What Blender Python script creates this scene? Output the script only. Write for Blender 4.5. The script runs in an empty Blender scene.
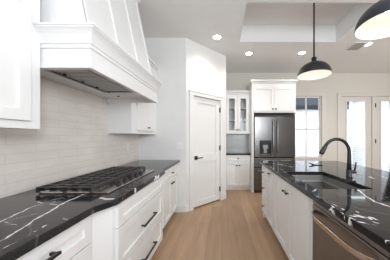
import bpy, bmesh, math, random
from mathutils import Vector, Matrix
random.seed(7)
C = bpy.context.scene.collection
scn = bpy.context.scene

# ------------------------------------------------------------------ camera, world, lights, exposure
CAMZ = 1.314
cam_d = bpy.data.cameras.new('camera'); cam = bpy.data.objects.new('camera', cam_d); C.objects.link(cam)
cam.location = (0, 0, CAMZ); cam.rotation_euler = (math.radians(90), 0, 0)
cam_d.sensor_width = 36; cam_d.lens = 180/390*36
cam_d.shift_x = -27/390; cam_d.shift_y = 7/390
cam_d.clip_start = 0.02
scn.camera = cam
scn.view_settings.view_transform = 'Standard'; scn.view_settings.look = 'None'
scn.view_settings.gamma = 1; scn.view_settings.use_curve_mapping = False
scn.view_settings.exposure = 0.24

w = bpy.data.worlds.new('sky'); scn.world = w; w.use_nodes = True
bg = w.node_tree.nodes['Background']; bg.inputs[0].default_value = (0.88, 0.94, 1.0, 1); bg.inputs[1].default_value = 6.0

def area(name, loc, target, sx, sy, power, col=(1, 1, 1)):
    l = bpy.data.lights.new(name, 'AREA'); l.shape = 'RECTANGLE'; l.size = sx; l.size_y = sy
    l.energy = power; l.color = col
    o = bpy.data.objects.new(name, l); C.objects.link(o); o.location = loc
    o.rotation_euler = (Vector(target)-Vector(loc)).to_track_quat('-Z', 'Y').to_euler()
    return o
area('flash_light', (-0.05, -0.02, 1.62), (-0.05, 3, 1.55), 0.20, 0.14, 5.5, (0.93, 0.965, 1.0))
area('rear_fill', (0.0, -2.9, 1.5), (0.6, 3, 1.75), 4.6, 2.0, 28, (0.90, 0.95, 1.0))  # added soft fill behind the camera, no window modelled there
area('ceiling_fill', (1.3, -1.2, 2.0), (1.0, 2.2, 3.8), 1.2, 0.9, 74, (0.89, 0.945, 1.0))  # added fill lamp aimed upward to brighten the ceiling
area('side_fill', (5.4, 1.5, 1.8), (0, 2.2, 1.6), 3.2, 1.8, 52, (0.98, 0.98, 0.97))  # invented fill from the right, lifts the room's overall brightness

# ------------------------------------------------------------------ materials
def nt(name):
    m = bpy.data.materials.new(name); m.use_nodes = True
    t = m.node_tree; return m, t, t.nodes['Principled BSDF']
def N(t, k, **kw):
    n = t.nodes.new(k)
    for a, b in kw.items(): setattr(n, a, b)
    return n
def paint(name, col, rough=0.5, metal=0.0, var=0.03, scale=6, bump=0.0, bscale=200, spec=0.5, stretch=None):
    m, t, p = nt(name)
    tc = N(t, 'ShaderNodeTexCoord'); mp = N(t, 'ShaderNodeMapping')
    t.links.new(tc.outputs['Object'], mp.inputs[0])
    if stretch: mp.inputs['Scale'].default_value = stretch
    nz = N(t, 'ShaderNodeTexNoise'); nz.inputs['Scale'].default_value = scale; nz.inputs['Detail'].default_value = 3
    t.links.new(mp.outputs[0], nz.inputs['Vector'])
    rp = N(t, 'ShaderNodeValToRGB')
    rp.color_ramp.elements[0].position = 0.3; rp.color_ramp.elements[1].position = 0.7
    rp.color_ramp.elements[0].color = tuple(max(0, c*(1-var)) for c in col)+(1,)
    rp.color_ramp.elements[1].color = tuple(min(1, c*(1+var)) for c in col)+(1,)
    t.links.new(nz.outputs['Fac'], rp.inputs[0]); t.links.new(rp.outputs[0], p.inputs['Base Color'])
    p.inputs['Roughness'].default_value = rough; p.inputs['Metallic'].default_value = metal
    p.inputs['Specular IOR Level'].default_value = spec
    if bump:
        n2 = N(t, 'ShaderNodeTexNoise'); n2.inputs['Scale'].default_value = bscale
        t.links.new(mp.outputs[0], n2.inputs['Vector'])
        b = N(t, 'ShaderNodeBump'); b.inputs['Strength'].default_value = bump; b.inputs['Distance'].default_value = 0.002
        t.links.new(n2.outputs['Fac'], b.inputs['Height']); t.links.new(b.outputs[0], p.inputs['Normal'])
    return m
def emit(name, col, s):
    m, t, p = nt(name)
    p.inputs['Base Color'].default_value = (0.9, 0.9, 0.9, 1)
    p.inputs['Emission Color'].default_value = col+(1,); p.inputs['Emission Strength'].default_value = s
    return m
M = {}
M['wall'] = paint('wall_paint', (0.80, 0.80, 0.79), 0.7, var=0.012, bump=0.05)
M['wallb'] = paint('greige_wall', (0.71, 0.685, 0.63), 0.7, var=0.012, bump=0.05)  # greige tone, darker than the white walls
M['ceil'] = paint('ceiling_paint', (0.82, 0.815, 0.805), 0.8, var=0.01, bump=0.05)
M['trim'] = paint('trim_paint', (0.82, 0.82, 0.81), 0.4, var=0.01)
M['trimb'] = paint('greige_trim_paint', (0.72, 0.70, 0.66), 0.45, var=0.01)
M['cab'] = paint('cabinet_lacquer', (0.83, 0.83, 0.825), 0.38, var=0.01)
M['inside'] = paint('cabinet_interior', (0.72, 0.70, 0.66), 0.5, var=0.02)
M['black'] = paint('matte_black_metal', (0.012, 0.012, 0.014), 0.38, metal=0.0, var=0.2, spec=0.5)
M['iron'] = paint('cast_iron', (0.04, 0.038, 0.037), 0.32, var=0.25, bump=0.2, bscale=350)
M['steel'] = paint('brushed_steel', (0.55, 0.525, 0.50), 0.26, metal=1.0, var=0.05, scale=8, stretch=(1, 40, 40))
M['dsteel'] = paint('black_stainless', (0.27, 0.26, 0.255), 0.33, metal=1.0, var=0.06, scale=6, stretch=(60, 1, 1))
M['fridge'] = paint('fridge_stainless', (0.205, 0.20, 0.20), 0.27, metal=1.0, var=0.10, scale=1.4, stretch=(3, 1, 0.6))
M['steelh'] = paint('grey_steel_handle', (0.30, 0.295, 0.29), 0.32, metal=1.0, var=0.03)
M['basin'] = paint('satin_basin_steel', (0.36, 0.35, 0.34), 0.42, metal=0.85, var=0.03)
M['knob'] = paint('black_knob', (0.008, 0.008, 0.009), 0.6, var=0.1, spec=0.3)
M['chrome'] = paint('polished_steel', (0.75, 0.73, 0.71), 0.14, metal=1.0, var=0.02)
M['bronze'] = paint('handle_bronze_steel', (0.62, 0.52, 0.44), 0.25, metal=1.0, var=0.03)
M['dark'] = paint('dark_gasket', (0.02, 0.02, 0.022), 0.6, var=0.1)
M['shade'] = paint('navy_black_shade', (0.016, 0.018, 0.027), 0.42, var=0.1)
M['white'] = paint('white_enamel', (0.88, 0.86, 0.84), 0.4, var=0.01)
M['vein'] = paint('white_vein', (0.72, 0.72, 0.73), 0.12, var=0.25, scale=40)
M['roofd'] = paint('dark_grey_shingle', (0.024, 0.026, 0.030), 0.9, var=0.2, scale=30, spec=0.0)
M['porch'] = paint('porch_boards', (0.62, 0.60, 0.45), 0.6, var=0.04)
M['concrete'] = paint('patio_concrete', (0.62, 0.61, 0.59), 0.8, var=0.06)
M['lining'] = paint('cream_enamel', (0.80, 0.75, 0.71), 0.5, var=0.01)
M['baffle'] = paint('satin_baffle_steel', (0.62, 0.61, 0.60), 0.45, metal=0.5, var=0.03)
M['louver'] = paint('grey_louver', (0.45, 0.44, 0.43), 0.5, var=0.02)
M['plastic'] = paint('white_plastic', (0.85, 0.85, 0.84), 0.35, var=0.01)
M['can'] = emit('downlight_lens', (1.0, 0.95, 0.88), 14)
M['bulb'] = emit('bulb_glow', (1.0, 0.93, 0.86), 3)

def glass_mat(name, tint, ior=1.45):
    m = bpy.data.materials.new(name); m.use_nodes = True; t = m.node_tree; t.nodes.clear()
    o = N(t, 'ShaderNodeOutputMaterial'); a = N(t, 'ShaderNodeBsdfTransparent'); b = N(t, 'ShaderNodeBsdfGlossy')
    a.inputs[0].default_value = tint+(1,); b.inputs['Roughness'].default_value = 0.03
    f = N(t, 'ShaderNodeFresnel'); f.inputs[0].default_value = ior
    mx = N(t, 'ShaderNodeMixShader')
    t.links.new(f.outputs[0], mx.inputs[0]); t.links.new(a.outputs[0], mx.inputs[1]); t.links.new(b.outputs[0], mx.inputs[2])
    t.links.new(mx.outputs[0], o.inputs[0]); return m
M['cabglass'] = glass_mat('clear_cabinet_glass', (0.95, 0.96, 0.96), 1.2)
M['glass'] = glass_mat('window_glass', (0.97, 0.98, 1.0))

def brick_mat(name, swz, bw, rh, mortar, c1, c2, cm, rough, bump, noise=(3, 12, 12), nvar=0.12, spec=0.5, wob=0.0, offset=0.5):
    m, t, p = nt(name)
    tc = N(t, 'ShaderNodeTexCoord'); sp = N(t, 'ShaderNodeSeparateXYZ'); cb = N(t, 'ShaderNodeCombineXYZ')
    t.links.new(tc.outputs['Object'], sp.inputs[0])
    t.links.new(sp.outputs[swz[0]], cb.inputs[0]); t.links.new(sp.outputs[swz[1]], cb.inputs[1])
    br = N(t, 'ShaderNodeTexBrick'); br.offset = offset
    br.inputs['Scale'].default_value = 1; br.inputs['Brick Width'].default_value = bw; br.inputs['Row Height'].default_value = rh
    br.inputs['Mortar Size'].default_value = mortar; br.inputs['Mortar Smooth'].default_value = 0.3
    br.inputs['Color1'].default_value = c1+(1,); br.inputs['Color2'].default_value = c2+(1,); br.inputs['Mortar'].default_value = cm+(1,)
    t.links.new(cb.outputs[0], br.inputs['Vector'])
    mp = N(t, 'ShaderNodeMapping'); mp.inputs['Scale'].default_value = noise; t.links.new(cb.outputs[0], mp.inputs[0])
    nz = N(t, 'ShaderNodeTexNoise'); nz.inputs['Scale'].default_value = 1; nz.inputs['Detail'].default_value = 5
    t.links.new(mp.outputs[0], nz.inputs['Vector'])
    mr = N(t, 'ShaderNodeMapRange'); mr.inputs[1].default_value = 0.25; mr.inputs[2].default_value = 0.75
    mr.inputs[3].default_value = 1-nvar; mr.inputs[4].default_value = 1+nvar
    t.links.new(nz.outputs['Fac'], mr.inputs[0])
    mx = N(t, 'ShaderNodeVectorMath', operation='SCALE')
    t.links.new(br.outputs['Color'], mx.inputs[0]); t.links.new(mr.outputs[0], mx.inputs['Scale'])
    t.links.new(mx.outputs[0], p.inputs['Base Color'])
    p.inputs['Roughness'].default_value = rough; p.inputs['Specular IOR Level'].default_value = spec
    inv = N(t, 'ShaderNodeMath', operation='SUBTRACT'); inv.inputs[0].default_value = 1; t.links.new(br.outputs['Fac'], inv.inputs[1])
    h = inv.outputs[0]
    if wob:
        n2 = N(t, 'ShaderNodeTexNoise'); n2.inputs['Scale'].default_value = 14; t.links.new(cb.outputs[0], n2.inputs['Vector'])
        ma = N(t, 'ShaderNodeMath', operation='MULTIPLY_ADD'); ma.inputs[1].default_value = wob
        t.links.new(n2.outputs['Fac'], ma.inputs[0]); t.links.new(h, ma.inputs[2]); h = ma.outputs[0]
    b = N(t, 'ShaderNodeBump'); b.inputs['Strength'].default_value = bump; b.inputs['Distance'].default_value = 0.003
    t.links.new(h, b.inputs['Height']); t.links.new(b.outputs[0], p.inputs['Normal'])
    return m
M['floor'] = brick_mat('oak_planks', ('Y', 'X'), 1.7, 0.19, 0.0016, (0.345, 0.222, 0.138), (0.45, 0.292, 0.182), (0.21, 0.135, 0.085), 0.40, 0.2, noise=(1.6, 14, 1), nvar=0.14, spec=0.4, offset=0.37)
M['tile'] = brick_mat('handmade_tile', ('Y', 'Z'), 0.40, 0.0665, 0.0014, (0.765, 0.71, 0.67), (0.795, 0.74, 0.70), (0.64, 0.59, 0.555), 0.13, 0.32, noise=(5, 9, 1), nvar=0.05, wob=1.2)
M['tileg'] = brick_mat('grey_tile', ('X', 'Z'), 0.30, 0.0665, 0.0022, (0.66, 0.67, 0.67), (0.72, 0.73, 0.73), (0.54, 0.54, 0.54), 0.2, 0.3, noise=(5, 9, 1), nvar=0.05)
M['brick'] = brick_mat('white_brick', ('X', 'Z'), 0.24, 0.08, 0.010, (0.60, 0.61, 0.65), (0.70, 0.71, 0.75), (0.45, 0.46, 0.50), 0.85, 0.5, nvar=0.05)
M['brickside'] = brick_mat('white_brick_house', ('X', 'Z'), 0.24, 0.08, 0.010, (0.70, 0.71, 0.73), (0.76, 0.77, 0.79), (0.62, 0.63, 0.66), 0.85, 0.4, nvar=0.04)

def px(x, y, hc=0.40):          # pixel on the counter plane -> floor-plan position
    s = (y-137)/hc; return ((x-222)/s, 180/s)
def stone_mat(name, polys, rough=0.12, spec=0.5):
    m, t, p = nt(name); L = t.links.new
    tc = N(t, 'ShaderNodeTexCoord')
    nz = N(t, 'ShaderNodeTexNoise'); nz.inputs['Scale'].default_value = 2.2; nz.inputs['Detail'].default_value = 6
    L(tc.outputs['Object'], nz.inputs['Vector'])
    sub = N(t, 'ShaderNodeMath', operation='SUBTRACT'); sub.inputs[1].default_value = 0.5; L(nz.outputs['Fac'], sub.inputs[0])
    ab = N(t, 'ShaderNodeMath', operation='ABSOLUTE'); L(sub.outputs[0], ab.inputs[0])
    rp = N(t, 'ShaderNodeValToRGB')
    rp.color_ramp.elements[0].position = 0.0; rp.color_ramp.elements[0].color = (0.10, 0.10, 0.103, 1)
    rp.color_ramp.elements[1].position = 0.010; rp.color_ramp.elements[1].color = (0.019, 0.019, 0.020, 1)
    L(ab.outputs[0], rp.inputs[0])
    col = rp.outputs[0]
    if polys:
        sc = N(t, 'ShaderNodeVectorMath', operation='MULTIPLY'); sc.inputs[1].default_value = (1, 1, 0); L(tc.outputs['Object'], sc.inputs[0])
        n1 = N(t, 'ShaderNodeTexNoise'); n1.inputs['Scale'].default_value = 13; n1.inputs['Detail'].default_value = 4; L(tc.outputs['Object'], n1.inputs['Vector'])
        o1 = N(t, 'ShaderNodeVectorMath', operation='MULTIPLY_ADD'); o1.inputs[1].default_value = (0.045, 0.045, 0); L(n1.outputs['Color'], o1.inputs[0])
        o2 = N(t, 'ShaderNodeVectorMath', operation='SUBTRACT'); o2.inputs[1].default_value = (0.0225, 0.0225, 0); L(sc.outputs[0], o1.inputs[2]); L(o1.outputs[0], o2.inputs[0])
        P = o2.outputs[0]
        n2 = N(t, 'ShaderNodeTexNoise'); n2.inputs['Scale'].default_value = 24; n2.inputs['Detail'].default_value = 3; L(tc.outputs['Object'], n2.inputs['Vector'])
        acc = None
        for pts, wd, gap in polys:
            mn = None
            for A, B in zip(pts, pts[1:]):
                A = Vector((A[0], A[1], 0)); B = Vector((B[0], B[1], 0)); ba = B-A
                s1 = N(t, 'ShaderNodeVectorMath', operation='SUBTRACT'); s1.inputs[1].default_value = A; L(P, s1.inputs[0])
                s2 = N(t, 'ShaderNodeVectorMath', operation='DOT_PRODUCT'); s2.inputs[1].default_value = ba/ba.dot(ba); L(s1.outputs[0], s2.inputs[0])
                s3 = N(t, 'ShaderNodeMath', operation='MULTIPLY'); s3.use_clamp = True; s3.inputs[1].default_value = 1; L(s2.outputs['Value'], s3.inputs[0])
                s4 = N(t, 'ShaderNodeVectorMath', operation='SCALE'); s4.inputs[0].default_value = ba; L(s3.outputs[0], s4.inputs['Scale'])
                s5 = N(t, 'ShaderNodeVectorMath', operation='DISTANCE'); L(s1.outputs[0], s5.inputs[0]); L(s4.outputs[0], s5.inputs[1])
                if mn is None: mn = s5.outputs['Value']
                else:
                    q = N(t, 'ShaderNodeMath', operation='MINIMUM'); L(mn, q.inputs[0]); L(s5.outputs['Value'], q.inputs[1]); mn = q.outputs[0]
            # local width from noise: narrows to nothing where the vein breaks up
            wn = N(t, 'ShaderNodeMapRange'); wn.inputs[1].default_value = 0.30+0.35*gap; wn.inputs[2].default_value = 0.62
            wn.inputs[3].default_value = wd*0.5*(0.45 if gap < 0.15 else 0.0); wn.inputs[4].default_value = wd*0.95; L(n2.outputs['Fac'], wn.inputs[0])
            df = N(t, 'ShaderNodeMath', operation='SUBTRACT'); L(wn.outputs[0], df.inputs[0]); L(mn, df.inputs[1])
            dv = N(t, 'ShaderNodeMath', operation='DIVIDE'); dv.use_clamp = True; dv.inputs[1].default_value = wd*0.35; L(df.outputs[0], dv.inputs[0])
            if acc is None: acc = dv.outputs[0]
            else:
                q = N(t, 'ShaderNodeMath', operation='MAXIMUM'); L(acc, q.inputs[0]); L(dv.outputs[0], q.inputs[1]); acc = q.outputs[0]
        mx = N(t, 'ShaderNodeMix', data_type='RGBA'); mx.inputs['B'].default_value = (0.75, 0.75, 0.76, 1)
        for i_ in mx.inputs:
            if i_.name == 'B' and i_.type == 'RGBA': i_.default_value = (0.75, 0.75, 0.76, 1)
        fac = [i_ for i_ in mx.inputs if i_.name == 'Factor' and i_.type == 'VALUE'][0]
        ca = [i_ for i_ in mx.inputs if i_.name == 'A' and i_.type == 'RGBA'][0]
        out = [o_ for o_ in mx.outputs if o_.type == 'RGBA'][0]
        L(acc, fac); L(col, ca); col = out
    L(col, p.inputs['Base Color'])
    p.inputs['Roughness'].default_value = rough; p.inputs['Specular IOR Level'].default_value = spec
    return m
lv = [([px(-20, 252), px(0, 241.7), px(37.5, 218.7), px(52, 210)], 0.011, 0.02), ([px(52, 210), px(67, 201.4), px(84, 194.5)], 0.013, 0.05),
      ([px(0, 221.5), px(25, 210), px(34, 206)], 0.010, 0.05), ([px(34, 206), px(52, 200), px(68, 197)], 0.006, 0.35),
      ([px(0, 251.3), px(21, 238.8), px(48, 224.4)], 0.005, 0.45), ([px(62, 219), px(68, 219)], 0.005, 0.3),
      ([px(5, 222), px(16, 225)], 0.003, 0.2), ([px(36, 202), px(50, 204), px(60, 205)], 0.005, 0.4), ([px(40, 206), px(58, 201)], 0.004, 0.4),
      ([(-0.71, 1.155), (-0.78, 1.175)], 0.03, 0.0), ([px(138, 187.6), px(126, 191)], 0.006, 0.1), ([px(153, 177.5), px(160, 174)], 0.008, 0.2),
      ([px(128, 194), px(137, 188.6)], 0.006, 0.3)]
iv = [([px(322, 203), px(330, 205), px(345, 213)], 0.006, 0.35), ([px(356, 211), px(366, 216), px(380, 220)], 0.008, 0.35), ([px(341, 216), px(355, 219)], 0.007, 0.3), ([px(280, 168), px(286, 173)], 0.006, 0.3), ([px(268, 165), px(275, 170)], 0.008, 0.2), ([px(327, 204.8), px(332, 207), px(338.6, 214.8)], 0.008, 0.25), ([px(331, 203), px(345, 210)], 0.006, 0.35),
      ([px(345, 214.8), px(360, 217), px(379, 223)], 0.008, 0.3), ([px(338, 210), px(356, 221), px(378, 226)], 0.007, 0.35),
      ([px(352, 214), px(372, 219)], 0.010, 0.35), ([px(380, 240), px(390, 241)], 0.006, 0.2),
      ([px(357.5, 189.7), px(365, 195.8), px(375, 201.7), px(392, 207.5)], 0.010, 0.03),
      ([px(369, 176.7), px(373.5, 178.4)], 0.016, 0.0), ([px(355, 173), px(362, 173.8)], 0.009, 0.1), ([px(372, 172.5), px(388, 178.5)], 0.006, 0.25),
      ([px(271, 163), px(280, 164.5), px(292, 166.9)], 0.014, 0.05), ([px(262, 161.6), px(270, 163.5)], 0.006, 0.3), ([px(380, 195), px(390, 198)], 0.005, 0.2),
      ([px(330, 164.5), px(345, 167)], 0.008, 0.25), ([px(312.5, 191.5), px(317, 189.2)], 0.006, 0.1), ([px(331, 217), px(341, 218)], 0.006, 0.3)]
M['stone'] = stone_mat('black_veined_stone', None)
M['stonel'] = stone_mat('black_veined_stone_left', lv)
M['stonei'] = stone_mat('black_veined_stone_island', iv, 0.05, 0.22)


# ------------------------------------------------------------------ helpers
def ident(u, v, w_): return (u, v, w_)
class MB:
    def __init__(s): s.bm = bmesh.new(); s.mi = 0
    def face(s, pts):
        f = s.bm.faces.new([s.bm.verts.new(p) for p in pts]); f.material_index = s.mi; return f
    def box(s, a, b, fn=ident, bev=0.0):
        (x0, y0, z0), (x1, y1, z1) = a, b
        vs = [s.bm.verts.new(fn(x, y, z)) for x in (x0, x1) for y in (y0, y1) for z in (z0, z1)]
        fs = [s.bm.faces.new([vs[i] for i in q]) for q in ((0, 1, 3, 2), (4, 6, 7, 5), (0, 4, 5, 1), (2, 3, 7, 6), (0, 2, 6, 4), (1, 5, 7, 3))]
        for f in fs: f.material_index = s.mi
        if bev:
            es = list({e for f in fs for e in f.edges})
            bmesh.ops.bevel(s.bm, geom=es, offset=bev, segments=2, affect='EDGES', profile=0.5)
        return s
    def prism(s, poly, z0, z1, fn=ident):
        a = [s.bm.verts.new(fn(x, y, z0)) for x, y in poly]; b = [s.bm.verts.new(fn(x, y, z1)) for x, y in poly]
        n = len(poly); fs = [s.bm.faces.new(a), s.bm.faces.new(b)]
        for i in range(n): fs.append(s.bm.faces.new([a[i], a[(i+1) % n], b[(i+1) % n], b[i]]))
        for f in fs: f.material_index = s.mi
        return s
    def loft(s, rings, cap=True):
        rs = [[s.bm.verts.new(p) for p in r] for r in rings]; n = len(rs[0])
        for a, b in zip(rs, rs[1:]):
            for i in range(n):
                f = s.bm.faces.new([a[i], a[(i+1) % n], b[(i+1) % n], b[i]]); f.material_index = s.mi; f.smooth = n > 8
        if cap:
            for r in (rs[0], rs[-1]):
                f = s.bm.faces.new(r); f.material_index = s.mi
        return s
    def tube(s, path, r, n=12):
        path = [Vector(p) for p in path]; rings = []; up = None
        rr = r if isinstance(r, (list, tuple)) else [r]*len(path)
        for i, p in enumerate(path):
            d = (path[min(i+1, len(path)-1)]-path[max(i-1, 0)]).normalized()
            if up is None:
                up = Vector((0, 0, 1)) if abs(d.z) < 0.9 else Vector((1, 0, 0))
            a = (up-d*up.dot(d)).normalized(); b = d.cross(a); up = a
            rings.append([tuple(p+(a*math.cos(2*math.pi*k/n)+b*math.sin(2*math.pi*k/n))*rr[i]) for k in range(n)])
        return s.loft(rings)
    def lathe(s, prof, c, n=32, cap=False, axis='z'):
        rings = []
        for r, z in prof:
            ring = []
            for k in range(n):
                a = 2*math.pi*k/n; u, v = r*math.cos(a), r*math.sin(a)
                if axis == 'z': q = (u, v, z)
                elif axis == 'x': q = (z, u, v)
                else: q = (u, z, v)
                ring.append((c[0]+q[0], c[1]+q[1], c[2]+q[2]))
            rings.append(ring)
        return s.loft(rings, cap)
    def cells(s, us, vs, solid, w0, w1, fn=ident):
        nu, nv = len(us)-1, len(vs)-1
        ok = lambda i, j: 0 <= i < nu and 0 <= j < nv and solid(i, j)
        cache = {}
        def V(i, j, k):
            if (i, j, k) not in cache: cache[(i, j, k)] = s.bm.verts.new(fn(us[i], vs[j], (w0, w1)[k]))
            return cache[(i, j, k)]
        def F(q):
            f = s.bm.faces.new(q); f.material_index = s.mi
        for i in range(nu):
            for j in range(nv):
                if not ok(i, j): continue
                for k in (0, 1): F([V(i, j, k), V(i+1, j, k), V(i+1, j+1, k), V(i, j+1, k)])
                if not ok(i-1, j): F([V(i, j, 0), V(i, j+1, 0), V(i, j+1, 1), V(i, j, 1)])
                if not ok(i+1, j): F([V(i+1, j, 0), V(i+1, j+1, 0), V(i+1, j+1, 1), V(i+1, j, 1)])
                if not ok(i, j-1): F([V(i, j, 0), V(i+1, j, 0), V(i+1, j, 1), V(i, j, 1)])
                if not ok(i, j+1): F([V(i, j+1, 0), V(i+1, j+1, 0), V(i+1, j+1, 1), V(i, j+1, 1)])
        return s
    def shaker(s, u0, u1, v0, v1, w0, fn, t=0.02, rail=0.06, dep=0.012, glass=False, mids=()):
        """frame-and-panel front; w0 = back plane, front = w0+t (outwards)"""
        us = [u0, u0+rail, u1-rail, u1]
        vs = [v0, v0+rail]
        for m_ in mids: vs += [m_-rail*0.7, m_+rail*0.7]
        vs += [v1-rail, v1]
        s.cells(us, vs, lambda i, j: not (i == 1 and j % 2 == 1), w0, w0+t, fn)
        if not glass:
            for j in range(1, len(vs)-1, 2):
                s.box((us[1]-0.0002, vs[j]-0.0002, w0), (us[2]+0.0002, vs[j+1]+0.0002, w0+t-dep), fn)
        return s
    def build(s, name, mat, parent=None, mats=None, bevel=0.0, smooth=False):
        bm = s.bm
        bmesh.ops.recalc_face_normals(bm, faces=bm.faces)
        if parent is not None:
            rt = parent
            while rt.parent: rt = rt.parent
            bmesh.ops.translate(bm, verts=bm.verts, vec=-rt.location)
        me = bpy.data.meshes.new(name); bm.to_mesh(me); bm.free()
        o = bpy.data.objects.new(name, me); C.objects.link(o)
        for m_ in (mats or [mat]): me.materials.append(m_)
        if parent is not None: o.parent = parent
        if bevel:
            b = o.modifiers.new('bevel', 'BEVEL'); b.width = bevel; b.segments = 2; b.limit_method = 'ANGLE'; b.angle_limit = math.radians(40)
        if smooth:
            for p in me.polygons: p.use_smooth = True
        return o
def thing(name, label, cat, loc, group=None):
    o = bpy.data.objects.new(name, None); C.objects.link(o); o.location = loc; o.empty_display_size = 0.1
    o['label'] = label; o['category'] = cat
    if group: o['group'] = group
    return o
def tag(o, label, cat, group=None):
    o['label'] = label; o['category'] = cat
    if group: o['group'] = group
    return o
def struct(o, label=None, cat=None):
    o['kind'] = 'structure'
    if label: o['label'] = label
    if cat: o['category'] = cat
    return o
# face maps: (u, v, w) -> world; w points out of the face
def f_px(X): return lambda u, v, w_: (X+w_, u, v)      # faces +X, u along Y
def f_nx(X): return lambda u, v, w_: (X-w_, u, v)      # faces -X
def f_ny(Y): return lambda u, v, w_: (u, Y-w_, v)      # faces -Y, u along X

# dimensions
XW = -1.4545; YB = 4.878; ZC = 3.048; XR = 5.75; YN = -3.4
PC = (-0.629, 3.147); PD = (0.086, 3.854)
CT = 0.914; CB = 0.874

# ------------------------------------------------------------------ setting
b = MB(); b.box((XW-0.1, YN-0.1, -0.1), (XR+0.1, YB+0.12, 0)); struct(b.build('floor', M['floor']), 'light oak plank floor running away from the camera', 'floor')
b = MB()
tx0, tx1, ty0, ty1 = 0.321, 2.077, 2.325, 3.285
b.cells([XW-0.1, tx0, tx1, XR+0.1], [YN-0.1, ty0, ty1, YB+0.12], lambda i, j: not (i == 1 and j == 1), ZC, ZC+0.31)
b.box((tx0-0.05, ty0-0.05, ZC+0.31), (tx1+0.05, ty1+0.05, ZC+0.36))
struct(b.build('ceiling', M['ceil']), 'white ceiling with a rectangular recessed tray above the island', 'ceiling')
b = MB(); b.box((XW-0.1, YN, 0), (XW, YB, ZC)); struct(b.build('wall_left', M['wall']), 'white wall behind the cooktop run', 'wall')
b = MB(); b.box((XW, -0.3, CT), (XW+0.008, 3.147, 2.75)); struct(b.build('wall_left_tile', M['tile']), 'glossy off-white horizontal tile backsplash behind the cooktop', 'backsplash')
b = MB(); b.box((XW, PC[1], 0), (PC[0], PC[1]+0.1, ZC)); struct(b.build('wall_pantry_front', M['wall']), 'white wall section at the end of the left counter', 'wall')
# angled wall
U = Vector((PD[0]-PC[0], PD[1]-PC[1])); UL = U.length; U.normalize(); NW = Vector((U.y, -U.x))
def ang(u, v, w_): return (PC[0]+U.x*u+NW.x*w_, PC[1]+U.y*u+NW.y*w_, v)
d0, d1, dz = 0.150, 0.832, 2.065
b = MB(); b.cells([0, d0, d1, UL], [0, dz, ZC], lambda i, j: not (i == 1 and j == 0), -0.1, 0, ang)
struct(b.build('wall_pantry_angled', M['wall']), 'white diagonal wall holding the pantry door', 'wall')
b = MB(); b.box((PD[0]-0.1, PD[1]+0.07, 0), (PD[0], YB, ZC)); struct(b.build('wall_pantry_side', M['wall']), 'white return wall beside the glass-front cabinet', 'wall')
# back wall with window and patio door openings
WX0, WX1, WZ0, WZ1 = 1.91, 2.705, 0.745, 2.42
DX0, DX1, DZ1 = 3.24, 5.00, 2.42
b = MB(); b.cells([XW-0.1, WX0, WX1, DX0, DX1, XR+0.1], [0, WZ0, WZ1, ZC], lambda i, j: not ((i == 1 and j == 1) or (i == 3 and j < 2)), 0, -0.12, f_ny(YB))
struct(b.build('wall_back', M['wallb']), 'greige back wall with window and patio doors', 'wall')
b = MB(); b.box((XR, YN, 0), (XR+0.1, YB, ZC)); struct(b.build('wall_right', M['wallb']))
b = MB(); b.box((XW-0.1, YN-0.1, 0), (XR+0.1, YN, ZC)); struct(b.build('wall_near', M['wallb']))
# baseboards
b = MB(); b.box((-0.80, PC[1]-0.014, 0), (PC[0]+0.005, PC[1], 0.125)); struct(b.build('baseboard_pantry_front', M['trim'], bevel=0.004), 'white baseboard at the end of the left cabinets', 'baseboard')
b = MB(); b.box((0.0, 0, 0), (0.062, 0.125, 0.014), ang); b.box((0.918, 0, 0), (UL, 0.125, 0.014), ang); struct(b.build('baseboard_pantry_angled', M['trim'], bevel=0.004), 'white baseboard on either side of the pantry door', 'baseboard')
b = MB(); b.box((1.80, YB-0.014, 0), (DX0-0.1, YB, 0.125)); b.box((DX1+0.1, YB-0.014, 0), (XR, YB, 0.125)); struct(b.build('baseboard_back', M['trim'], bevel=0.004))
# pantry door casing + door
b = MB()
b.box((0.065, 0, 0), (d0, dz, 0.02), ang); b.box((d1, 0, 0), (0.915, dz, 0.02), ang)
b.box((0.065, dz, 0), (0.915, dz+0.065, 0.022), ang); b.box((0.055, dz+0.065, 0), (0.925, dz+0.085, 0.03), ang)
struct(b.build('trim_1', M['trim'], bevel=0.003), 'white casing around the pantry door', 'trim')
b = MB(); b.shaker(d0+0.006, d1-0.006, 0.026, dz-0.008, -0.05, ang, t=0.042, rail=0.10, dep=0.017, mids=(0.92,))
door = struct(b.build('door_1', M['trim'], bevel=0.002), 'white two-panel pantry door on the diagonal wall, closed', 'door')
h = MB()
h.box((d0+0.035, 0.895, -0.008), (d0+0.098, 0.965, 0.006), ang, 0.002)
h.tube([ang(d0+0.066, 0.93, 0.0), ang(d0+0.066, 0.93, 0.05)], 0.010)
h.box((d0+0.056, 0.920, 0.040), (d0+0.185, 0.940, 0.054), ang, 0.003)
h.build('door_handle', M['black'], door)['label'] = 'black lever handle'
for z in (0.24, 1.09, 1.87):
    h = MB(); h.box((d1-0.020, z-0.045, -0.008), (d1+0.003, z+0.045, 0.004), ang)
    h.tube([ang(d1-0.004, z-0.05, 0.006), ang(d1-0.004, z+0.05, 0.006)], 0.008, 8)
    h.build('hinge', M['black'], door)['label'] = 'black hinge'
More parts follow.
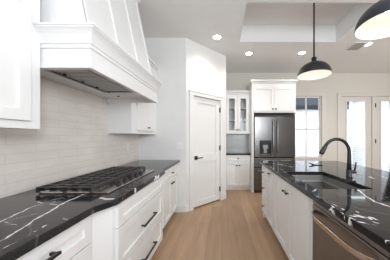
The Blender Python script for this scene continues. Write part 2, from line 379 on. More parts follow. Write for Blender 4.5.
# window
b = MB()
fy = f_ny(YB)
b.cells([WX0-0.105, WX0, WX1, WX1+0.105], [WZ0-0.11, WZ0, WZ1, WZ1+0.07], lambda i, j: not (i == 1 and j == 1), 0, 0.018, fy)
b.box((WX0-0.12, WZ0-0.012, 0), (WX1+0.12, WZ0+0.012, 0.05), fy)
b.cells([WX0, WX0+0.035, WX1-0.05, WX1], [WZ0, WZ0+0.04, WZ1-0.02, WZ1], lambda i, j: not (i == 1 and j == 1), -0.09, -0.04, fy)
b.box((2.294, WZ0+0.04, -0.085), (2.326, WZ1-0.02, -0.055), fy)
b.box((WX0+0.035, 1.51, -0.085), (WX1-0.05, 1.55, -0.05), fy)
win = struct(b.build('window_1', M['trimb'], bevel=0.002), 'white framed window beside the refrigerator', 'window')
g = MB(); g.box((WX0+0.03, WZ0+0.03, -0.068), (WX1-0.045, WZ1-0.015, -0.064), fy); g.build('pane', M['glass'], win)
# patio doors
b = MB()
b.cells([DX0-0.115, DX0, DX1, DX1+0.1], [0, DZ1, DZ1+0.07], lambda i, j: not (i == 1 and j == 0), 0, 0.02, fy)
b.box((DX0-0.13, DZ1+0.07, 0), (DX1+0.13, DZ1+0.09, 0.03), fy)
b.box((4.065, 0, -0.10), (4.155, DZ1, 0.012), fy)
struct(b.build('trim_2', M['trimb'], bevel=0.003), 'casing and mullion of the patio doors', 'trim')
def patio(n, x0, x1, g0, g1, hx, label):
    b = MB(); b.cells([x0, g0, g1, x1], [0.01, 0.26, 2.295, DZ1-0.004], lambda i, j: not (i == 1 and j == 1), -0.06, -0.015, fy)
    b.cells([g0-0.02, g0+0.012, g1-0.012, g1+0.02], [0.24, 0.272, 2.283, 2.315], lambda i, j: not (i == 1 and j == 1), -0.016, -0.006, fy)
    d = struct(b.build('door_%d' % n, M['trimb'], bevel=0.002), label, 'door')
    g = MB(); g.box((g0, 0.26, -0.040), (g1, 2.295, -0.036), fy); g.build('pane', M['glass'], d)
    for z in ((0.35, 1.20, 2.17) if hx else ()):
        h = MB(); h.tube([fy(hx, z-0.055, 0.014), fy(hx, z+0.055, 0.014)], 0.014, 8); h.box((hx+0.005, z-0.05, -0.016), (hx+0.028, z+0.05, 0.003), fy); h.build('hinge', M['black'], d)['label'] = 'black hinge'
    return d
patio(2, 3.246, 4.062, 3.385, 3.925, None, 'left patio door with one tall glass lite')
patio(3, 4.158, 4.994, 4.31, 4.85, 4.150, 'right patio door cut by the photo edge, one tall glass lite')

# outside
b = MB(); b.box((-3, YB+0.12, -0.15), (14, 12, -0.05)); struct(b.build('patio_floor', M['concrete']), 'pale concrete patio outside', 'ground')
b = MB(); b.box((-1.5, YB+0.12, 2.74), (9, 6.55, 2.84)); struct(b.build('porch_ceiling', M['porch']), 'pale porch ceiling outside the window', 'ceiling')
nb = thing('house', 'neighbouring white brick house with dark roof seen through the window', 'house', (3, 8.2, -0.05))
b = MB(); b.box((-4, 8.2, -0.05), (6.6, 10.5, 2.6)); b.build('brick_wall', M['brickside'], nb)
b = MB(); b.prism([(7.95, 2.56), (7.95, 2.72), (10.5, 4.0), (10.5, 2.6)], -4.2, 6.8, lambda y, z, x: (x, y, z)); b.build('roof', M['roofd'], nb)
b = MB(); b.box((4.60, 6.35, -0.05), (8.5, 6.5, 2.62)); 
tag(b.build('brick_wall', M['brick']), 'white painted brick wall outside the patio doors', 'wall')
for o in (): pass

# ------------------------------------------------------------------ hardware helpers
def knob_px(X, y, z, parent, sgn=1, name='knob'):
    b = MB(); b.lathe([(0.005, 0), (0.005, 0.016), (0.013, 0.018), (0.014, 0.027), (0.0, 0.029)], (0, 0, 0), 12, axis='x')
    for v in b.bm.verts: v.co.x *= sgn; v.co += Vector((X, y, z))
    o = b.build(name, M['knob'], parent); o['label'] = 'black round knob'; return o
def knob_ny(x, Y, z, parent):
    b = MB(); b.lathe([(0.005, 0), (0.005, -0.016), (0.017, -0.018), (0.018, -0.030), (0.0, -0.029)], (x, Y, z), 12, axis='y')
    o = b.build('knob', M['knob'], parent); o['label'] = 'black round knob'; return o
def tknob(X, y, z, parent, sgn):
    b = MB(); x1 = X+sgn*0.022
    b.tube([(X, y, z), (x1, y, z)], 0.006, 8)
    b.box((min(x1, x1+sgn*0.011), y-0.020, z-0.010), (max(x1, x1+sgn*0.011), y+0.020, z+0.010), bev=0.003)
    o = b.build('knob', M['knob'], parent); o['label'] = 'small black oblong knob'; return o
def pull_px(X, y0, y1, z, parent):
    b = MB()
    for y in (y0+0.012, y1-0.012): b.box((X, y-0.006, z-0.006), (X+0.03, y+0.006, z+0.006))
    b.box((X+0.026, y0, z-0.007), (X+0.040, y1, z+0.007), bev=0.002)
    o = b.build('handle', M['black'], parent); o['label'] = 'long black bar pull'; return o

# ------------------------------------------------------------------ counters
b = MB()
outer = [(XW+0.009, 0.0), (-0.736, 0.0), (-0.736, 1.03), (-0.724, 1.06), (-0.690, 1.13), (-0.678, 1.16), (-0.678, 2.14), (-0.69, 2.17), (-0.736, 2.24), (-0.736, 3.146), (XW+0.009, 3.146)]
b.prism(outer, CB, CT)
o = b.build('countertop', M['stonel'], bevel=0.004)
tag(o, 'black stone countertop with white veins under the gas cooktop', 'countertop')
IX0, IX1, IY0, IY1 = 0.632, 1.935, 0.05, 3.025
SX0, SX1, SY0, SY1 = 0.735, 1.165, 1.385, 2.075
b = MB(); b.cells([IX0, SX0, SX1, IX1], [IY0, SY0, SY1, IY1], lambda i, j: not (i == 1 and j == 1), CB, CT)
io = tag(b.build('countertop', M['stonei'], bevel=0.004), 'black stone island countertop with white veins around the sink', 'countertop')
# ------------------------------------------------------------------ left base cabinets
def body(t, X, y0, y1, name='body'):
    b = MB(); b.box((XW+0.001, y0, 0.105), (X, y1, CB)); b.box((XW+0.001, y0+0.001, 0), (X-0.075, y1-0.001, 0.105))
    return b.build(name, M['cab'], t, bevel=0.0015)
# near unit
t = thing('base_cabinet', 'white drawer cabinet left of the cooktop, nearest the camera', 'cabinet', (XW+0.35, 0.5, 0), 'white base cabinets along the left wall')
FX = -0.785
body(t, FX, 0.06, 1.085)
fn = f_px(FX)
for (z0, z1) in ((0.700, 0.858), (0.405, 0.690), (0.115, 0.395)):
    b = MB(); b.shaker(0.085, 1.058, z0, z1, 0, fn, rail=0.055); d = b.build('drawer', M['cab'], t, bevel=0.0015)
    zc = z1-0.085
    pull_px(FX+0.02, 0.44, 0.815, zc+0.02, d)
# cooktop unit (bumped forward)
t = thing('base_cabinet', 'white three-drawer cabinet under the gas cooktop, standing proud of its neighbours', 'cabinet', (XW+0.35, 1.64, 0), 'white base cabinets along the left wall')
FX = -0.718
b = MB(); b.prism([(XW+0.001, 1.087), (-0.785, 1.087), (FX, 1.182), (FX, 2.135), (-0.77, 2.20), (XW+0.001, 2.20)], 0.105, CB)
b.box((XW+0.001, 1.10, 0), (FX-0.075, 2.19, 0.105)); b.build('body', M['cab'], t, bevel=0.0015)
fn = f_px(FX)
b = MB(); b.shaker(1.212, 2.118, 0.700, 0.858, 0, fn, rail=0.055); b.build('drawer', M['cab'], t, bevel=0.0015)['label'] = 'shallow drawer front without a handle'
for (z0, z1, zh) in ((0.405, 0.690, 0.545), (0.115, 0.395, 0.245)):
    b = MB(); b.shaker(1.212, 2.118, z0, z1, 0, fn, rail=0.06); d = b.build('drawer', M['cab'], t, bevel=0.0015)
    pull_px(FX+0.02, 1.55, 1.84, zh, d)
# far unit
t = thing('base_cabinet', 'white cabinet with one knobbed drawer over doors, against the far white wall', 'cabinet', (XW+0.35, 2.68, 0), 'white base cabinets along the left wall')
FX = -0.785
body(t, FX, 2.202, 3.145)
fn = f_px(FX)
b = MB(); b.shaker(2.36, 3.10, 0.700, 0.858, 0, fn, rail=0.05); d = b.build('drawer', M['cab'], t, bevel=0.0015); tknob(FX+0.02, 2.73, 0.775, d, 1)
for (y0, y1, yk) in ((2.36, 2.727, 2.69), (2.733, 3.10, 2.775)):
    b = MB(); b.shaker(y0, y1, 0.115, 0.690, 0, fn, rail=0.055); d = b.build('door', M['cab'], t, bevel=0.0015); tknob(FX+0.02, yk, 0.62, d, 1)

# ------------------------------------------------------------------ cooktop
CX0, CX1, CY0, CY1 = -1.300, -0.795, 1.250, 2.140
t = thing('gas_cooktop', 'stainless gas cooktop with black cast iron grates set in the left counter', 'cooktop', (-1.02, 1.64, CT))
b = MB(); b.box((CX0+0.006, CY0+0.014, CT+0.001), (CX1, CY1, CT+0.012), bev=0.004); b.build('cooktop_plate', M['steel'], t)
GX0 = CX0+0.004
def grate(y0, y1, gx1):
    b = MB(); zt = CT+0.050; bw = 0.011
    def bar(x0, ya, x1, yb, h=0.014):
        if abs(x1-x0) > abs(yb-ya): b.box((x0, ya-bw/2, zt-h), (x1, ya+bw/2, zt))
        else: b.box((x0-bw/2, ya, zt-h), (x0+bw/2, yb, zt))
    for y in (y0+0.006, y1-0.006): bar(GX0, y, gx1, y, 0.02)
    for x in (GX0+0.006, gx1-0.006): bar(x, y0, x, y1, 0.02)
    n = 4
    for k in range(1, n): bar(GX0, y0+(y1-y0)*k/n, gx1, y0+(y1-y0)*k/n)
    for k in (1, 2, 3): bar(GX0+(gx1-GX0)*k/4, y0, GX0+(gx1-GX0)*k/4, y1, 0.010)
    for x in (GX0+0.008, (GX0+gx1)/2, gx1-0.008):
        for y in (y0+0.008, y1-0.008): b.box((x-0.009, y-0.008, CT+0.0115), (x+0.009, y+0.008, zt-0.005))
    for y in (y0+0.006, y1-0.006):
        for k in range(5):
            x = GX0+(gx1-GX0)*(k+0.5)/5; b.box((x-0.022, y-0.0055, CT+0.022), (x+0.022, y+0.0055, zt-0.005))
    b.build('grate', M['iron'], t, bevel=0.0015)
gy = [CY0+0.002, CY0+0.300, CY0+0.600, CY1-0.004]
grate(gy[0], gy[1]-0.003, CX1-0.115); grate(gy[1], gy[2]-0.003, CX1-0.115); grate(gy[2], gy[3], CX1-0.115)
for (x, y, r) in ((-1.17, 1.385, 0.042), (-0.98, 1.385, 0.034), (-1.08, 1.685, 0.058), (-1.17, 1.985, 0.040), (-0.98, 1.985, 0.036)):
    b = MB(); b.lathe([(r+0.012, 0), (r+0.010, 0.008), (r, 0.010), (r-0.006, 0.019), (0, 0.020)], (x, y, CT+0.012), 20); b.build('burner', M['iron'], t)
for y in (1.485, 1.585, 1.685, 1.785, 1.885):
    b = MB(); b.lathe([(0.026, 0), (0.026, 0.004), (0.021, 0.006), (0.019, 0.028), (0.0, 0.030)], (CX1-0.055, y, CT+0.0115), 16)
    b.box((CX1-0.058, y-0.018, CT+0.030), (CX1-0.052, y+0.018, CT+0.044), bev=0.002); o = b.build('knob', M['black'], t); o['label'] = 'black burner knob'

# ------------------------------------------------------------------ range hood
HY0, HY1, HX = 1.1215, 2.278, -0.819
HZ0, HZ1 = 1.744, 1.992
t = thing('range_hood', 'large white tapered range hood above the cooktop', 'range hood', (XW+0.3, 1.70, HZ0))
b = MB()
# hollow apron: ring walls
xw = XW+0.0085
b.cells([xw, xw+0.09, HX-0.022, HX], [HY0, HY0+0.03, HY1-0.022, HY1], lambda i, j: not (i <= 1 and j == 1), HZ0, HZ1-0.02)
b.build('apron', M['cab'], t, bevel=0.002)
def ledge(e, z0, z1):
    b.box((xw+0.001, HY0-e, z0), (HX+e, HY1+e, z1))
b = MB(); 
b.cells([xw+0.001, xw+0.09, HX-0.024, HX+0.006], [HY0-0.006, HY0+0.032, HY1-0.024, HY1+0.006], lambda i, j: not (i <= 1 and j == 1), HZ0-0.0005, HZ0+0.028)
b.build('lower_trim', M['cab'], t, bevel=0.002)
b = MB()
prof = [(0.001, -0.128), (0.009, -0.126), (0.009, -0.112), (0.003, -0.110), (0.003, -0.102), (0.012, -0.099), (0.014, -0.088), (0.020, -0.070), (0.030, -0.048), (0.043, -0.030), (0.054, -0.020), (0.054, -0.014), (0.060, -0.012), (0.060, 0.0)]
b.loft([[(xw+0.001, HY0-e, HZ1+z), (HX+e, HY0-e, HZ1+z), (HX+e, HY1+min(e, 0.006), HZ1+z), (xw+0.001, HY1+min(e, 0.006), HZ1+z)] for e, z in prof])
b.build('ledge_moulding', M['cab'], t, bevel=0.002)
BX0, BX1, BZ = HX-0.035, HX-0.235, ZC-0.09   # tapered front
by0, by1 = HY0+0.035, HY1-0.05
b = MB(); b.prism([(xw, HZ1-0.001), (BX0, HZ1-0.001), (BX1, BZ), (xw, BZ)], by0, by1, lambda x, z, y: (x, y, z)); b.build('tapered_body', M['cab'], t)
ed = Vector((BX1-BX0, 0, BZ-HZ1)); en = Vector((ed.z, 0, -ed.x)).normalized()
nb_ = 4
for k in range(nb_):
    y = by0+0.015+(by1-by0-0.03)*k/(nb_-1)
    b = MB(); a = [Vector((BX0, y+dy, HZ1)) for dy in (-0.015, 0.015)]; 
    lo = [a[0]-en*0.004, a[1]-en*0.004, a[1]+en*0.010, a[0]+en*0.010]
    b.loft([[tuple(p) for p in lo], [tuple(p+ed) for p in lo]]); b.build('batten', M['cab'], t)
b = MB(); b.box((xw, by0-0.012, BZ), (BX1+0.012, by1+0.012, ZC-0.055)); b.box((xw, by0-0.03, ZC-0.055), (BX1+0.03, by1+0.03, ZC-0.002)); b.build('crown', M['cab'], t, bevel=0.003)
# liner with baffles
b = MB(); lx0, lx1, ly0, ly1, lz = -1.26, -0.955, 1.27, 1.93, HZ0+0.05
b.cells([xw+0.001, lx0, lx1, HX-0.015], [HY0+0.025, ly0, ly1, HY1-0.015], lambda i, j: not (i == 1 and j == 1), lz, lz+0.012); b.build('bottom_panel', M['cab'], t)
b = MB(); b.cells([lx0, lx0+0.02, lx1-0.02, lx1], [ly0, ly0+0.02, ly1-0.02, ly1], lambda i, j: not (i == 1 and j == 1), lz-0.006, lz+0.03)
ins = b.build('vent_insert', M['dsteel'], t)
b = MB(); b.box((lx0+0.021, ly0+0.021, lz+0.018), (lx1-0.021, ly1-0.021, lz+0.028)); b.build('slot_shade_sheet', M['dark'], ins)  # dark sheet stands in for the shade between the baffle slats
b = MB(); n = 20
for k in range(n):
    y = ly0+0.025+(ly1-ly0-0.05)*k/(n-1); b.box((lx0+0.02, y-0.009, lz+0.004), (lx1-0.02, y+0.009, lz+0.012))
f = b.build('baffle_filter', M['baffle'], ins)
for k in range(5):
    b = MB(); b.lathe([(0.012, 0), (0.012, -0.014), (0, -0.015)], (lx0+0.045, ly0+0.12+k*0.18, lz+0.006), 10); b.build('filter_knob', M['black'], ins)

# ------------------------------------------------------------------ upper cabinets on the left wall
def upper_left(label, y0, y1, Xf, z0, z1, doors, side_open):
    t = thing('wall_cabinet', label, 'cabinet', (XW+0.16, (y0+y1)/2, z0), 'white wall cabinets above the left counter')
    b = MB(); b.box((xw, y0, z0), (Xf, y1, z1)); b.build('body', M['cab'], t, bevel=0.002)
    b = MB(); b.box((xw, y0, z1), (Xf+0.02, y1, z1+0.03)); b.box((xw, y0, z1+0.03), (Xf+0.045, y1, z1+0.07)); b.build('crown', M['cab'], t, bevel=0.004)
    for (a, c, ky) in doors:
        b = MB(); b.shaker(a, c, z0+0.045, z1-0.03, 0, f_px(Xf), rail=0.062); d = b.build('door', M['cab'], t, bevel=0.002)
        tknob(Xf+0.02, ky, z0+0.095, d, 1)
    return t
upper_left('white wall cabinet beside the range hood, cut by the left edge', 0.10, 1.110, -1.12, 1.362, 2.47, ((0.13, 0.57, 0.53), (0.59, 1.040, 0.62)), True)
upper_left('small white wall cabinet with one black knob between hood and far wall', 2.2855, 3.145, -1.148, 1.359, 2.47, ((2.42, 3.05, 2.735),), True)

# ------------------------------------------------------------------ wall plates
def plate(label, x0, x1, z0, z1):
    t = thing('switch_plate', label, 'switch', ((x0+x1)/2, PC[1], z0))
    b = MB(); b.box((x0, PC[1]-0.006, z0), (x1, PC[1]-0.0005, z1), bev=0.002); b.build('cover', M['plastic'], t)
    for k in (0, 1):
        xc = x0+(x1-x0)*(0.28+0.44*k); b = MB(); b.box((xc-0.016, PC[1]-0.010, (z0+z1)/2-0.033), (xc+0.016, PC[1]-0.006, (z0+z1)/2+0.033), bev=0.001); b.build('rocker', M['plastic'], t)
plate('white double rocker switch plate on the wall left of the pantry door', -0.80, -0.685, 1.10, 1.215)
t = thing('outlet', 'white outlet plate on the tile under the small wall cabinet', 'outlet', (XW+0.008, 2.76, 1.10))
b = MB(); b.box((XW+0.0085, 2.725, 1.10), (XW+0.014, 2.795, 1.215), bev=0.002); b.build('cover', M['plastic'], t)
b = MB(); b.box((XW+0.014, 2.745, 1.125), (XW+0.017, 2.775, 1.190), bev=0.001); b.build('socket', M['plastic'], t)

# ------------------------------------------------------------------ back cabinets and fridge
t = thing('base_cabinet', 'white base cabinet with grey tile above, between pantry wall and refrigerator', 'cabinet', (0.40, 4.65, 0))
Yf = 4.432
b = MB(); b.box((0.089, Yf, 0.10), (0.70, YB-0.001, CB)); b.box((0.090, Yf+0.03, 0), (0.699, YB-0.001, 0.10)); b.build('body', M['cab'], t, bevel=0.002)
fb = f_ny(Yf)
b = MB(); b.shaker(0.115, 0.675, 0.725, 0.855, 0, fb, rail=0.04); d = b.build('drawer', M['cab'], t, bevel=0.002); knob_ny(0.395, Yf-0.02, 0.79, d)
for (x0, x1, xk) in ((0.115, 0.393, 0.362), (0.397, 0.675, 0.428)):
    b = MB(); b.shaker(x0, x1, 0.12, 0.715, 0, fb, rail=0.055); d = b.build('door', M['cab'], t, bevel=0.002); knob_ny(xk, Yf-0.02, 0.62, d)
b = MB(); b.box((0.089, Yf-0.035, CB+0.0005), (0.701, YB-0.001, CT), bev=0.003); tag(b.build('countertop', M['stone']), 'short black countertop on the small back cabinet', 'countertop')
b = MB(); b.box((0.087, YB-0.0085, CT+0.0005), (0.701, YB-0.0005, 1.388)); struct(b.build('wall_back_tile', M['tileg']), 'grey tile backsplash behind the small back counter', 'backsplash')
# glass-front upper
t = thing('glass_front_cabinet', 'white wall cabinet with two glass doors left of the refrigerator', 'cabinet', (0.40, 4.7, 1.39))
Yu = 4.56
b = MB(); b.cells([0.089, 0.107, 0.683, 0.701], [1.39, 1.408, 2.36, 2.40], lambda i, j: not (i == 1 and j == 1), 0, YB-Yu-0.01, lambda u, v, w_: (u, Yu+w_, v))
b.box((0.106, YB-0.03, 1.405), (0.684, YB-0.010, 2.365)); b.build('body', M['cab'], t)
for z in (1.72, 2.03):
    b = MB(); b.box((0.107, Yu+0.02, z), (0.683, YB-0.03, z+0.018)); b.build('shelf', M['inside'], t)
fu = f_ny(Yu)
for (x0, x1, xk) in ((0.108, 0.393, 0.367), (0.397, 0.682, 0.423)):
    b = MB(); b.shaker(x0, x1, 1.405, 2.355, 0.0005, fu, rail=0.072, glass=True); d = b.build('door', M['cab'], t, bevel=0.002)
    g = MB(); g.box((x0+0.05, 1.455, 0.006), (x1-0.05, 2.305, 0.010), fu); g.build('pane', M['cabglass'], d); knob_ny(xk, Yu-0.021, 1.50, d)
b = MB(); b.box((0.089, Yu-0.02, 2.40), (0.701, YB-0.001, 2.44)); b.box((0.089, Yu-0.05, 2.44), (0.701, YB-0.001, 2.48)); b.build('crown', M['cab'], t, bevel=0.006)
# fridge surround
t = thing('refrigerator_cabinet', 'tall white cabinet surround with two doors above the refrigerator', 'cabinet', (1.21, 4.55, 0))
Ys = 4.245
b = MB(); b.box((0.703, Ys, 0), (0.752, YB-0.001, 1.885)); b.build('side_panel', M['cab'], t, bevel=0.002)
b = MB(); b.box((1.722, Ys+0.01, 0), (1.742, YB-0.001, 1.885)); b.build('side_panel', M['cab'], t, bevel=0.002)
b = MB(); b.box((0.703, Ys, 1.886), (1.742, YB-0.001, 2.585)); b.build('body', M['cab'], t, bevel=0.002)
fs = f_ny(Ys)
for (x0, x1, xk) in ((0.745, 1.222, 1.190), (1.226, 1.703, 1.262)):
    b = MB(); b.shaker(x0, x1, 1.925, 2.50, 0.0005, fs, rail=0.065); d = b.build('door', M['cab'], t, bevel=0.002); knob_ny(xk, Ys-0.021, 1.97, d)
b = MB(); b.box((0.688, Ys-0.02, 2.585), (1.757, YB-0.001, 2.615)); b.box((0.668, Ys-0.045, 2.615), (1.777, YB-0.001, 2.66)); b.build('crown', M['cab'], t, bevel=0.008)
# fridge
FRX0, FRX1 = 0.762, 1.712; Yd = 4.205; FZ = 1.835
t = thing('refrigerator', 'stainless steel french-door refrigerator with water dispenser', 'refrigerator', (1.237, 4.5, 0))
b = MB(); b.box((FRX0+0.005, Yd+0.075, 0.02), (FRX1-0.005, 4.80, FZ)); b.build('case', M['dark'], t, bevel=0.004)
xm = 1.237
def fdoor(x0, x1, z0, z1, name, cut=None):
    b = MB()
    if cut:
        cx0, cx1, cz0, cz1 = cut
        b.cells([x0, cx0, cx1, x1], [z0, cz0, cz1, z1], lambda i, j: not (i == 1 and j == 1), 0, 0.07, lambda u, v, w_: (u, Yd+w_, v))
    else: b.box((x0, Yd, z0), (x1, Yd+0.07, z1))
    return b.build(name, M['fridge'], t, bevel=0.008)
dl = fdoor(FRX0, xm-0.003, 0.845, 1.79, 'door', (0.885, 1.155, 0.885, 1.225))
dr = fdoor(xm+0.003, FRX1, 0.845, 1.79, 'door')
m1 = fdoor(FRX0, FRX1, 0.600, 0.825, 'drawer'); m2 = fdoor(FRX0, FRX1, 0.06, 0.585, 'drawer')
def vh(x, parent):
    b = MB(); b.tube([(x, Yd-0.003, 0.95), (x, Yd-0.045, 0.98), (x, Yd-0.055, 1.1), (x, Yd-0.058, 1.32), (x, Yd-0.055, 1.55), (x, Yd-0.045, 1.68), (x, Yd-0.003, 1.71)], 0.013, 10)
    b.build('handle', M['steelh'], parent)
vh(xm-0.05, dl); vh(xm+0.05, dr)
for d, z in ((m1, 0.775), (m2, 0.53)):
    b = MB(); b.tube([(0.85, Yd-0.002, z), (0.87, Yd-0.045, z), (1.237, Yd-0.055, z), (1.60, Yd-0.045, z), (1.62, Yd-0.002, z)], 0.012, 10); b.build('handle', M['steelh'], d)
b = MB(); b.cells([0.886, 0.902, 1.138, 1.154], [0.886, 0.905, 1.13, 1.224], lambda i, j: not (i == 1 and j == 1), -0.004, 0.055, lambda u, v, w_: (u, Yd+w_, v)); b.box((0.887, Yd+0.05, 0.887), (1.153, Yd+0.062, 1.223))
dp = b.build('dispenser', M['dark'], dl); dp['label'] = 'black ice and water dispenser recess'
b = MB(); b.box((0.96, Yd+0.012, 1.04), (1.08, Yd+0.045, 1.128), bev=0.004); b.box((0.985, Yd+0.03, 0.93), (1.055, Yd+0.048, 1.04), bev=0.003); b.build('paddle', M['steelh'], dp)
b = MB(); b.box((0.905, Yd+0.0, 0.905), (1.135, Yd+0.048, 0.912)); b.build('drip_tray', M['steel'], dp)
b = MB(); b.box((FRX0+0.01, Yd+0.02, 1.792), (FRX1-0.01, Yd+0.075, FZ+0.002)); b.build('hinge_cover', M['dark'], t)

# ------------------------------------------------------------------ island
IF = 0.678; IB = 1.60
t0 = None
def ibody(label, y0, y1, kind='cabinet'):
    t = thing('island_cabinet', label, kind, (1.1, (y0+y1)/2, 0), 'white cabinets of the island')
    return t
fi = f_nx(IF)
# drawer stack
t = ibody('white island cabinet with three knobbed drawers at the far end', 2.62, 3.0)
b = MB(); b.box((IF, 2.622, 0.10), (IB, 2.985, CB)); b.box((IF+0.04, 2.623, 0), (IB, 2.975, 0.10)); b.box((IF+0.001, 2.92, 0), (IF+0.05, 2.984, 0.10)); b.build('body', M['cab'], t, bevel=0.002)
for z0, z1 in ((0.665, 0.855), (0.375, 0.655), (0.11, 0.365)):
    b = MB(); b.shaker(2.640, 2.970, z0, z1, 0.0, fi, rail=0.05); d = b.build('drawer', M['cab'], t, bevel=0.002); tknob(IF-0.02, 2.805, (z0+z1)/2+0.005, d, -1)
# pull-out
t = ibody('narrow white island cabinet with a single tall door', 2.28, 2.62)
b = MB(); b.box((IF, 2.292, 0.10), (IB, 2.621, CB)); b.box((IF+0.04, 2.292, 0), (IB, 2.621, 0.10)); b.build('body', M['cab'], t, bevel=0.002)
b = MB(); b.shaker(2.305, 2.622, 0.11, 0.855, 0.0, fi, rail=0.055); d = b.build('door', M['cab'], t, bevel=0.002); tknob(IF-0.02, 2.46, 0.815, d, -1)
# sink base (open top for the basin)
t = ibody('white island sink cabinet with two doors', 1.33, 2.29)
b = MB(); fl = lambda u, v, w_: (u, v, w_)
b.cells([IF, IF+0.02, IB-0.02, IB], [1.335, 1.353, 2.273, 2.291], lambda i, j: not (i == 1 and j == 1), 0.10, CB); b.box((IF+0.001, 1.336, 0.10), (IB-0.001, 2.290, 0.12)); b.box((IF+0.04, 1.336, 0), (IB, 2.290, 0.10)); b.build('body', M['cab'], t, bevel=0.002)
for (y0, y1, ky) in ((1.375, 1.815, 1.785), (1.821, 2.275, 1.87)):
    b = MB(); b.shaker(y0, y1, 0.11, 0.855, 0.0, fi, rail=0.06); d = b.build('door', M['cab'], t, bevel=0.002); tknob(IF-0.02, ky, 0.755, d, -1)
# filler / end unit beyond the dishwasher (nearest)
t = ibody('white island cabinet on the near side of the dishwasher, at the right edge', 0.1, 0.69)
b = MB(); b.box((IF, 0.10, 0.10), (IB, 0.700, CB)); b.box((IF+0.04, 0.10, 0), (IB, 0.700, 0.10)); b.build('body', M['cab'], t, bevel=0.002)
b = MB(); b.shaker(0.12, 0.68, 0.11, 0.855, 0.0, fi, rail=0.06); d = b.build('door', M['cab'], t, bevel=0.002); tknob(IF-0.02, 0.62, 0.755, d, -1)
# back panel of the island
b = MB(); b.box((IB+0.001, 0.10, 0), (IB+0.02, 2.985, CB)); tag(b.build('island_back_panel', M['cab']), 'white panel on the seating side of the island', 'panel')
# dishwasher
t = thing('dishwasher', 'dark stainless dishwasher with curved bar handle in the island', 'dishwasher', (1.0, 1.0, 0))
b = MB(); b.box((IF+0.045, 0.712, 0.02), (1.25, 1.318, CB-0.004)); b.build('tub', M['dark'], t)
b = MB(); b.box((IF-0.018, 0.714, 0.11), (IF+0.04, 1.316, 0.828)); b.build('door', M['dsteel'], t, bevel=0.006)
b = MB(); b.box((IF-0.016, 0.714, 0.832), (IF+0.04, 1.316, 0.866)); b.build('control_strip', M['dsteel'], t, bevel=0.004)
b = MB(); pts = []
X0 = IF-0.018
for k in range(17):
    u = k/16; e = 1-abs(2*u-1)**5
    pts.append((X0-0.062*e+0.002, 0.745+0.54*u, 0.785))
rings = []
for i, p in enumerate(pts):
    rings.append([(p[0]-0.008, p[1], p[2]-0.014), (p[0]+0.006, p[1], p[2]-0.014), (p[0]+0.006, p[1], p[2]+0.014), (p[0]-0.008, p[1], p[2]+0.014)])
b.loft(rings); hh = b.build('handle', M['bronze'], t, bevel=0.003); hh['label'] = 'bowed bar handle'
b = MB(); b.box((IF+0.04, 0.714, 0.0), (IF+0.06, 1.316, 0.10)); b.build('toe_panel', M['dark'], t)
# sink
t = thing('sink', 'undermount stainless steel basin sink in the island', 'sink', (0.95, 1.73, 0.65))
b = MB(); o_ = 0.012
b.cells([SX0-o_-0.015, SX0-o_+0.004, SX1+o_-0.004, SX1+o_+0.015], [SY0-o_-0.015, SY0-o_+0.004, SY1+o_-0.004, SY1+o_+0.015], lambda i, j: not (i == 1 and j == 1), 0.655, CB-0.0005)
b.box((SX0-o_+0.003, SY0-o_+0.003, 0.655), (SX1+o_-0.003, SY1+o_-0.003, 0.663))
b.box((SX0-o_+0.0035, SY0-o_+0.0035, 0.800), (SX0+0.022, SY1+o_-0.0035, 0.812)); b.box((SX1-0.022, SY0-o_+0.0035, 0.800), (SX1+o_-0.0035, SY1+o_-0.0035, 0.812))
b.box((SX0+0.022, SY1-0.03, 0.800), (SX1-0.022, SY1+o_-0.0035, 0.812))
b.build('basin', M['basin'], t, bevel=0.004)
b = MB(); b.lathe([(0.045, 0.0), (0.045, 0.004), (0.032, 0.005), (0.028, 0.001), (0, 0.001)], (0.95, 1.80, 0.6632), 20); b.build('drain', M['chrome'], t)
# faucet
fx, fyy = 1.272, 1.80
t = thing('faucet', 'matte black gooseneck faucet with side lever behind the sink', 'faucet', (fx, fyy, CT))
b = MB(); b.lathe([(0.030, 0), (0.030, 0.006), (0.026, 0.010), (0.026, 0.060), (0.023, 0.075)], (fx, fyy, CT+0.0005), 20, True); b.build('base', M['black'], t, smooth=False)
b = MB(); R = 0.125; zc = 1.168; P = [(fx, fyy, CT+0.06), (fx, fyy, CT+0.15), (fx, fyy, zc)]
rr = [0.0215, 0.019, 0.0165]
for k in range(1, 13):
    a = math.pi*k/12*0.835; P.append((fx-R+R*math.cos(a), fyy, zc+R*math.sin(a))); rr.append(0.0155)
hd = Vector((-0.5, 0, -0.866))
b.tube(P, rr, 14); b.build('spout', M['black'], t)
e = Vector(P[-1]); b = MB(); b.tube([e-hd*0.004, e+hd*0.012, e+hd*0.085, e+hd*0.098], [0.017, 0.0185, 0.024, 0.021], 14); b.build('spray_head', M['black'], t)
b = MB(); b.tube([(fx+0.015, fyy, CT+0.050), (fx+0.062, fyy, CT+0.053)], 0.017, 12); b.tube([(fx+0.052, fyy, CT+0.055), (fx+0.056, fyy-0.004, CT+0.09), (fx+0.064, fyy-0.008, CT+0.150)], [0.010, 0.009, 0.0075], 10); b.build('lever', M['black'], t)
# small flat black object beyond the sink
xa, ya = px(312.5, 165.2); xb, yb = px(323.5, 165.6)
b = MB(); b.box((xa, ya-0.02, CT+0.0008), (xb, ya+0.03, CT+0.010), bev=0.004); b.tube([(xa+0.02, ya, CT+0.011), (xa-0.03, ya+0.03, CT+0.022)], 0.008, 8)
tag(b.build('soap_tray', M['black']), 'small flat black item lying on the island beyond the sink', 'tray')

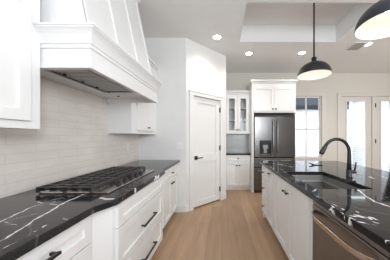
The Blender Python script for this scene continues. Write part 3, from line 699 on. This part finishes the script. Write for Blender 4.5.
# ------------------------------------------------------------------ pendants
def pendant(x, y, zr, zceil, label, power):
    t = thing('pendant_light', label, 'pendant light', (x, y, zr), 'dome pendants above the island')
    R = 0.213; prof = []; H = 0.178
    for k in range(13):
        a = math.pi/2*k/12*0.93; prof.append((R*math.cos(a), H*math.sin(a)))
    b = MB(); b.lathe(prof+[(0.03, H)], (x, y, zr), 48); 
    b.lathe([(R, 0), (R-0.004, -0.001)], (x, y, zr), 48)
    b.build('shade', M['shade'], t, smooth=True)
    b = MB(); b.lathe([(r-0.004 if r > 0.01 else r, z-0.003 if k else -0.001) for k, (r, z) in enumerate(prof)]+[(0.0, H-0.004)], (x, y, zr), 48)
    s = b.build('shade_lining', M['lining'], t, smooth=True); s['label'] = 'white inner lining of the dome'
    b = MB(); b.lathe([(0.034, H-0.002), (0.034, H+0.02), (0.027, H+0.022), (0.027, H+0.035), (0.034, H+0.037), (0.034, H+0.06), (0.02, H+0.068), (0.008, H+0.07)], (x, y, zr), 20, True); b.build('socket_cap', M['black'], t)
    b = MB(); b.tube([(x, y, zr+H+0.06), (x, y, zceil-0.02)], 0.0105, 10); b.build('rod', M['black'], t)
    b = MB(); b.lathe([(0.06, 0), (0.06, -0.015), (0.03, -0.022), (0.008, -0.024)], (x, y, zceil-0.0005), 24, True); b.build('canopy', M['black'], t)
    b = MB(); b.lathe([(0.0, -0.05), (0.018, -0.045), (0.030, -0.025), (0.030, -0.005), (0.018, 0.03), (0.016, 0.055)], (x, y, zr+0.135), 16, True); b.build('bulb', M['bulb'], t, smooth=True)
    l = bpy.data.lights.new('pendant_bulb', 'POINT'); l.energy = power; l.color = (1, 0.9, 0.8); l.shadow_soft_size = 0.04
    lo = bpy.data.objects.new('bulb_light', l); C.objects.link(lo); lo.parent = t; lo.location = (0, 0, 0.055)
pendant(1.247, 2.44, 2.15, ZC+0.31, 'black dome pendant lamp hanging whole over the far end of the island', 0.9)
pendant(1.247, 1.34, 2.15, ZC, 'black dome pendant lamp nearest the camera, cut by the upper right corner', 0.9)

# ------------------------------------------------------------------ recessed lights and vent
def can(px_, py_, label):
    s = (137-py_)/(ZC-CAMZ); x, y = (px_-222)/s, 180/s
    t = thing('recessed_light', label, 'ceiling light', (x, y, ZC-0.01), 'round recessed ceiling lights')
    b = MB(); b.lathe([(0.088, -0.0005), (0.086, -0.006), (0.066, -0.008), (0.064, -0.001)], (x, y, ZC), 32); b.build('trim_ring', M['white'], t)
    b = MB(); b.lathe([(0.065, -0.004), (0.0, -0.005)], (x, y, ZC), 32); b.build('lens', M['can'], t)
    l = bpy.data.lights.new('downlight', 'SPOT'); l.energy = 28; l.color = (1, 0.95, 0.88); l.spot_size = math.radians(140); l.spot_blend = 0.8; l.shadow_soft_size = 0.06
    lo = bpy.data.objects.new('downlight', l); C.objects.link(lo); lo.parent = t; lo.location = (0, 0, -0.01)
can(217, 37, 'round recessed ceiling light above the pantry door, leftmost')
can(249, 53.3, 'round recessed ceiling light in front of the refrigerator, left of the far pendant')
can(301.7, 52.8, 'round recessed ceiling light just left of the far pendant rod')
can(367.5, 44, 'round recessed ceiling light beside the ceiling vent, under the near pendant')
vx, vy = 2.57, 3.44
t = thing('ceiling_vent', 'small grey louvred ceiling vent beside the rightmost recessed light', 'vent', (vx, vy, ZC-0.012))
b = MB(); b.cells([vx-0.125, vx-0.11, vx+0.11, vx+0.125], [vy-0.155, vy-0.14, vy+0.14, vy+0.155], lambda i, j: not (i == 1 and j == 1), ZC-0.012, ZC-0.0005); b.build('frame', M['white'], t)
b = MB(); b.box((vx-0.111, vy-0.141, ZC-0.003), (vx+0.111, vy+0.141, ZC-0.001)); b.build('duct_backing', M['dark'], t)
for k in range(9):
    x = vx-0.085+0.0235*k
    b = MB(); b.prism([(x-0.011, ZC-0.004), (x-0.009, ZC-0.0035), (x+0.011, ZC-0.010), (x+0.009, ZC-0.0105)], vy-0.14, vy+0.14, lambda a, c, y: (a, y, c)); b.build('louver', M['louver'], t)
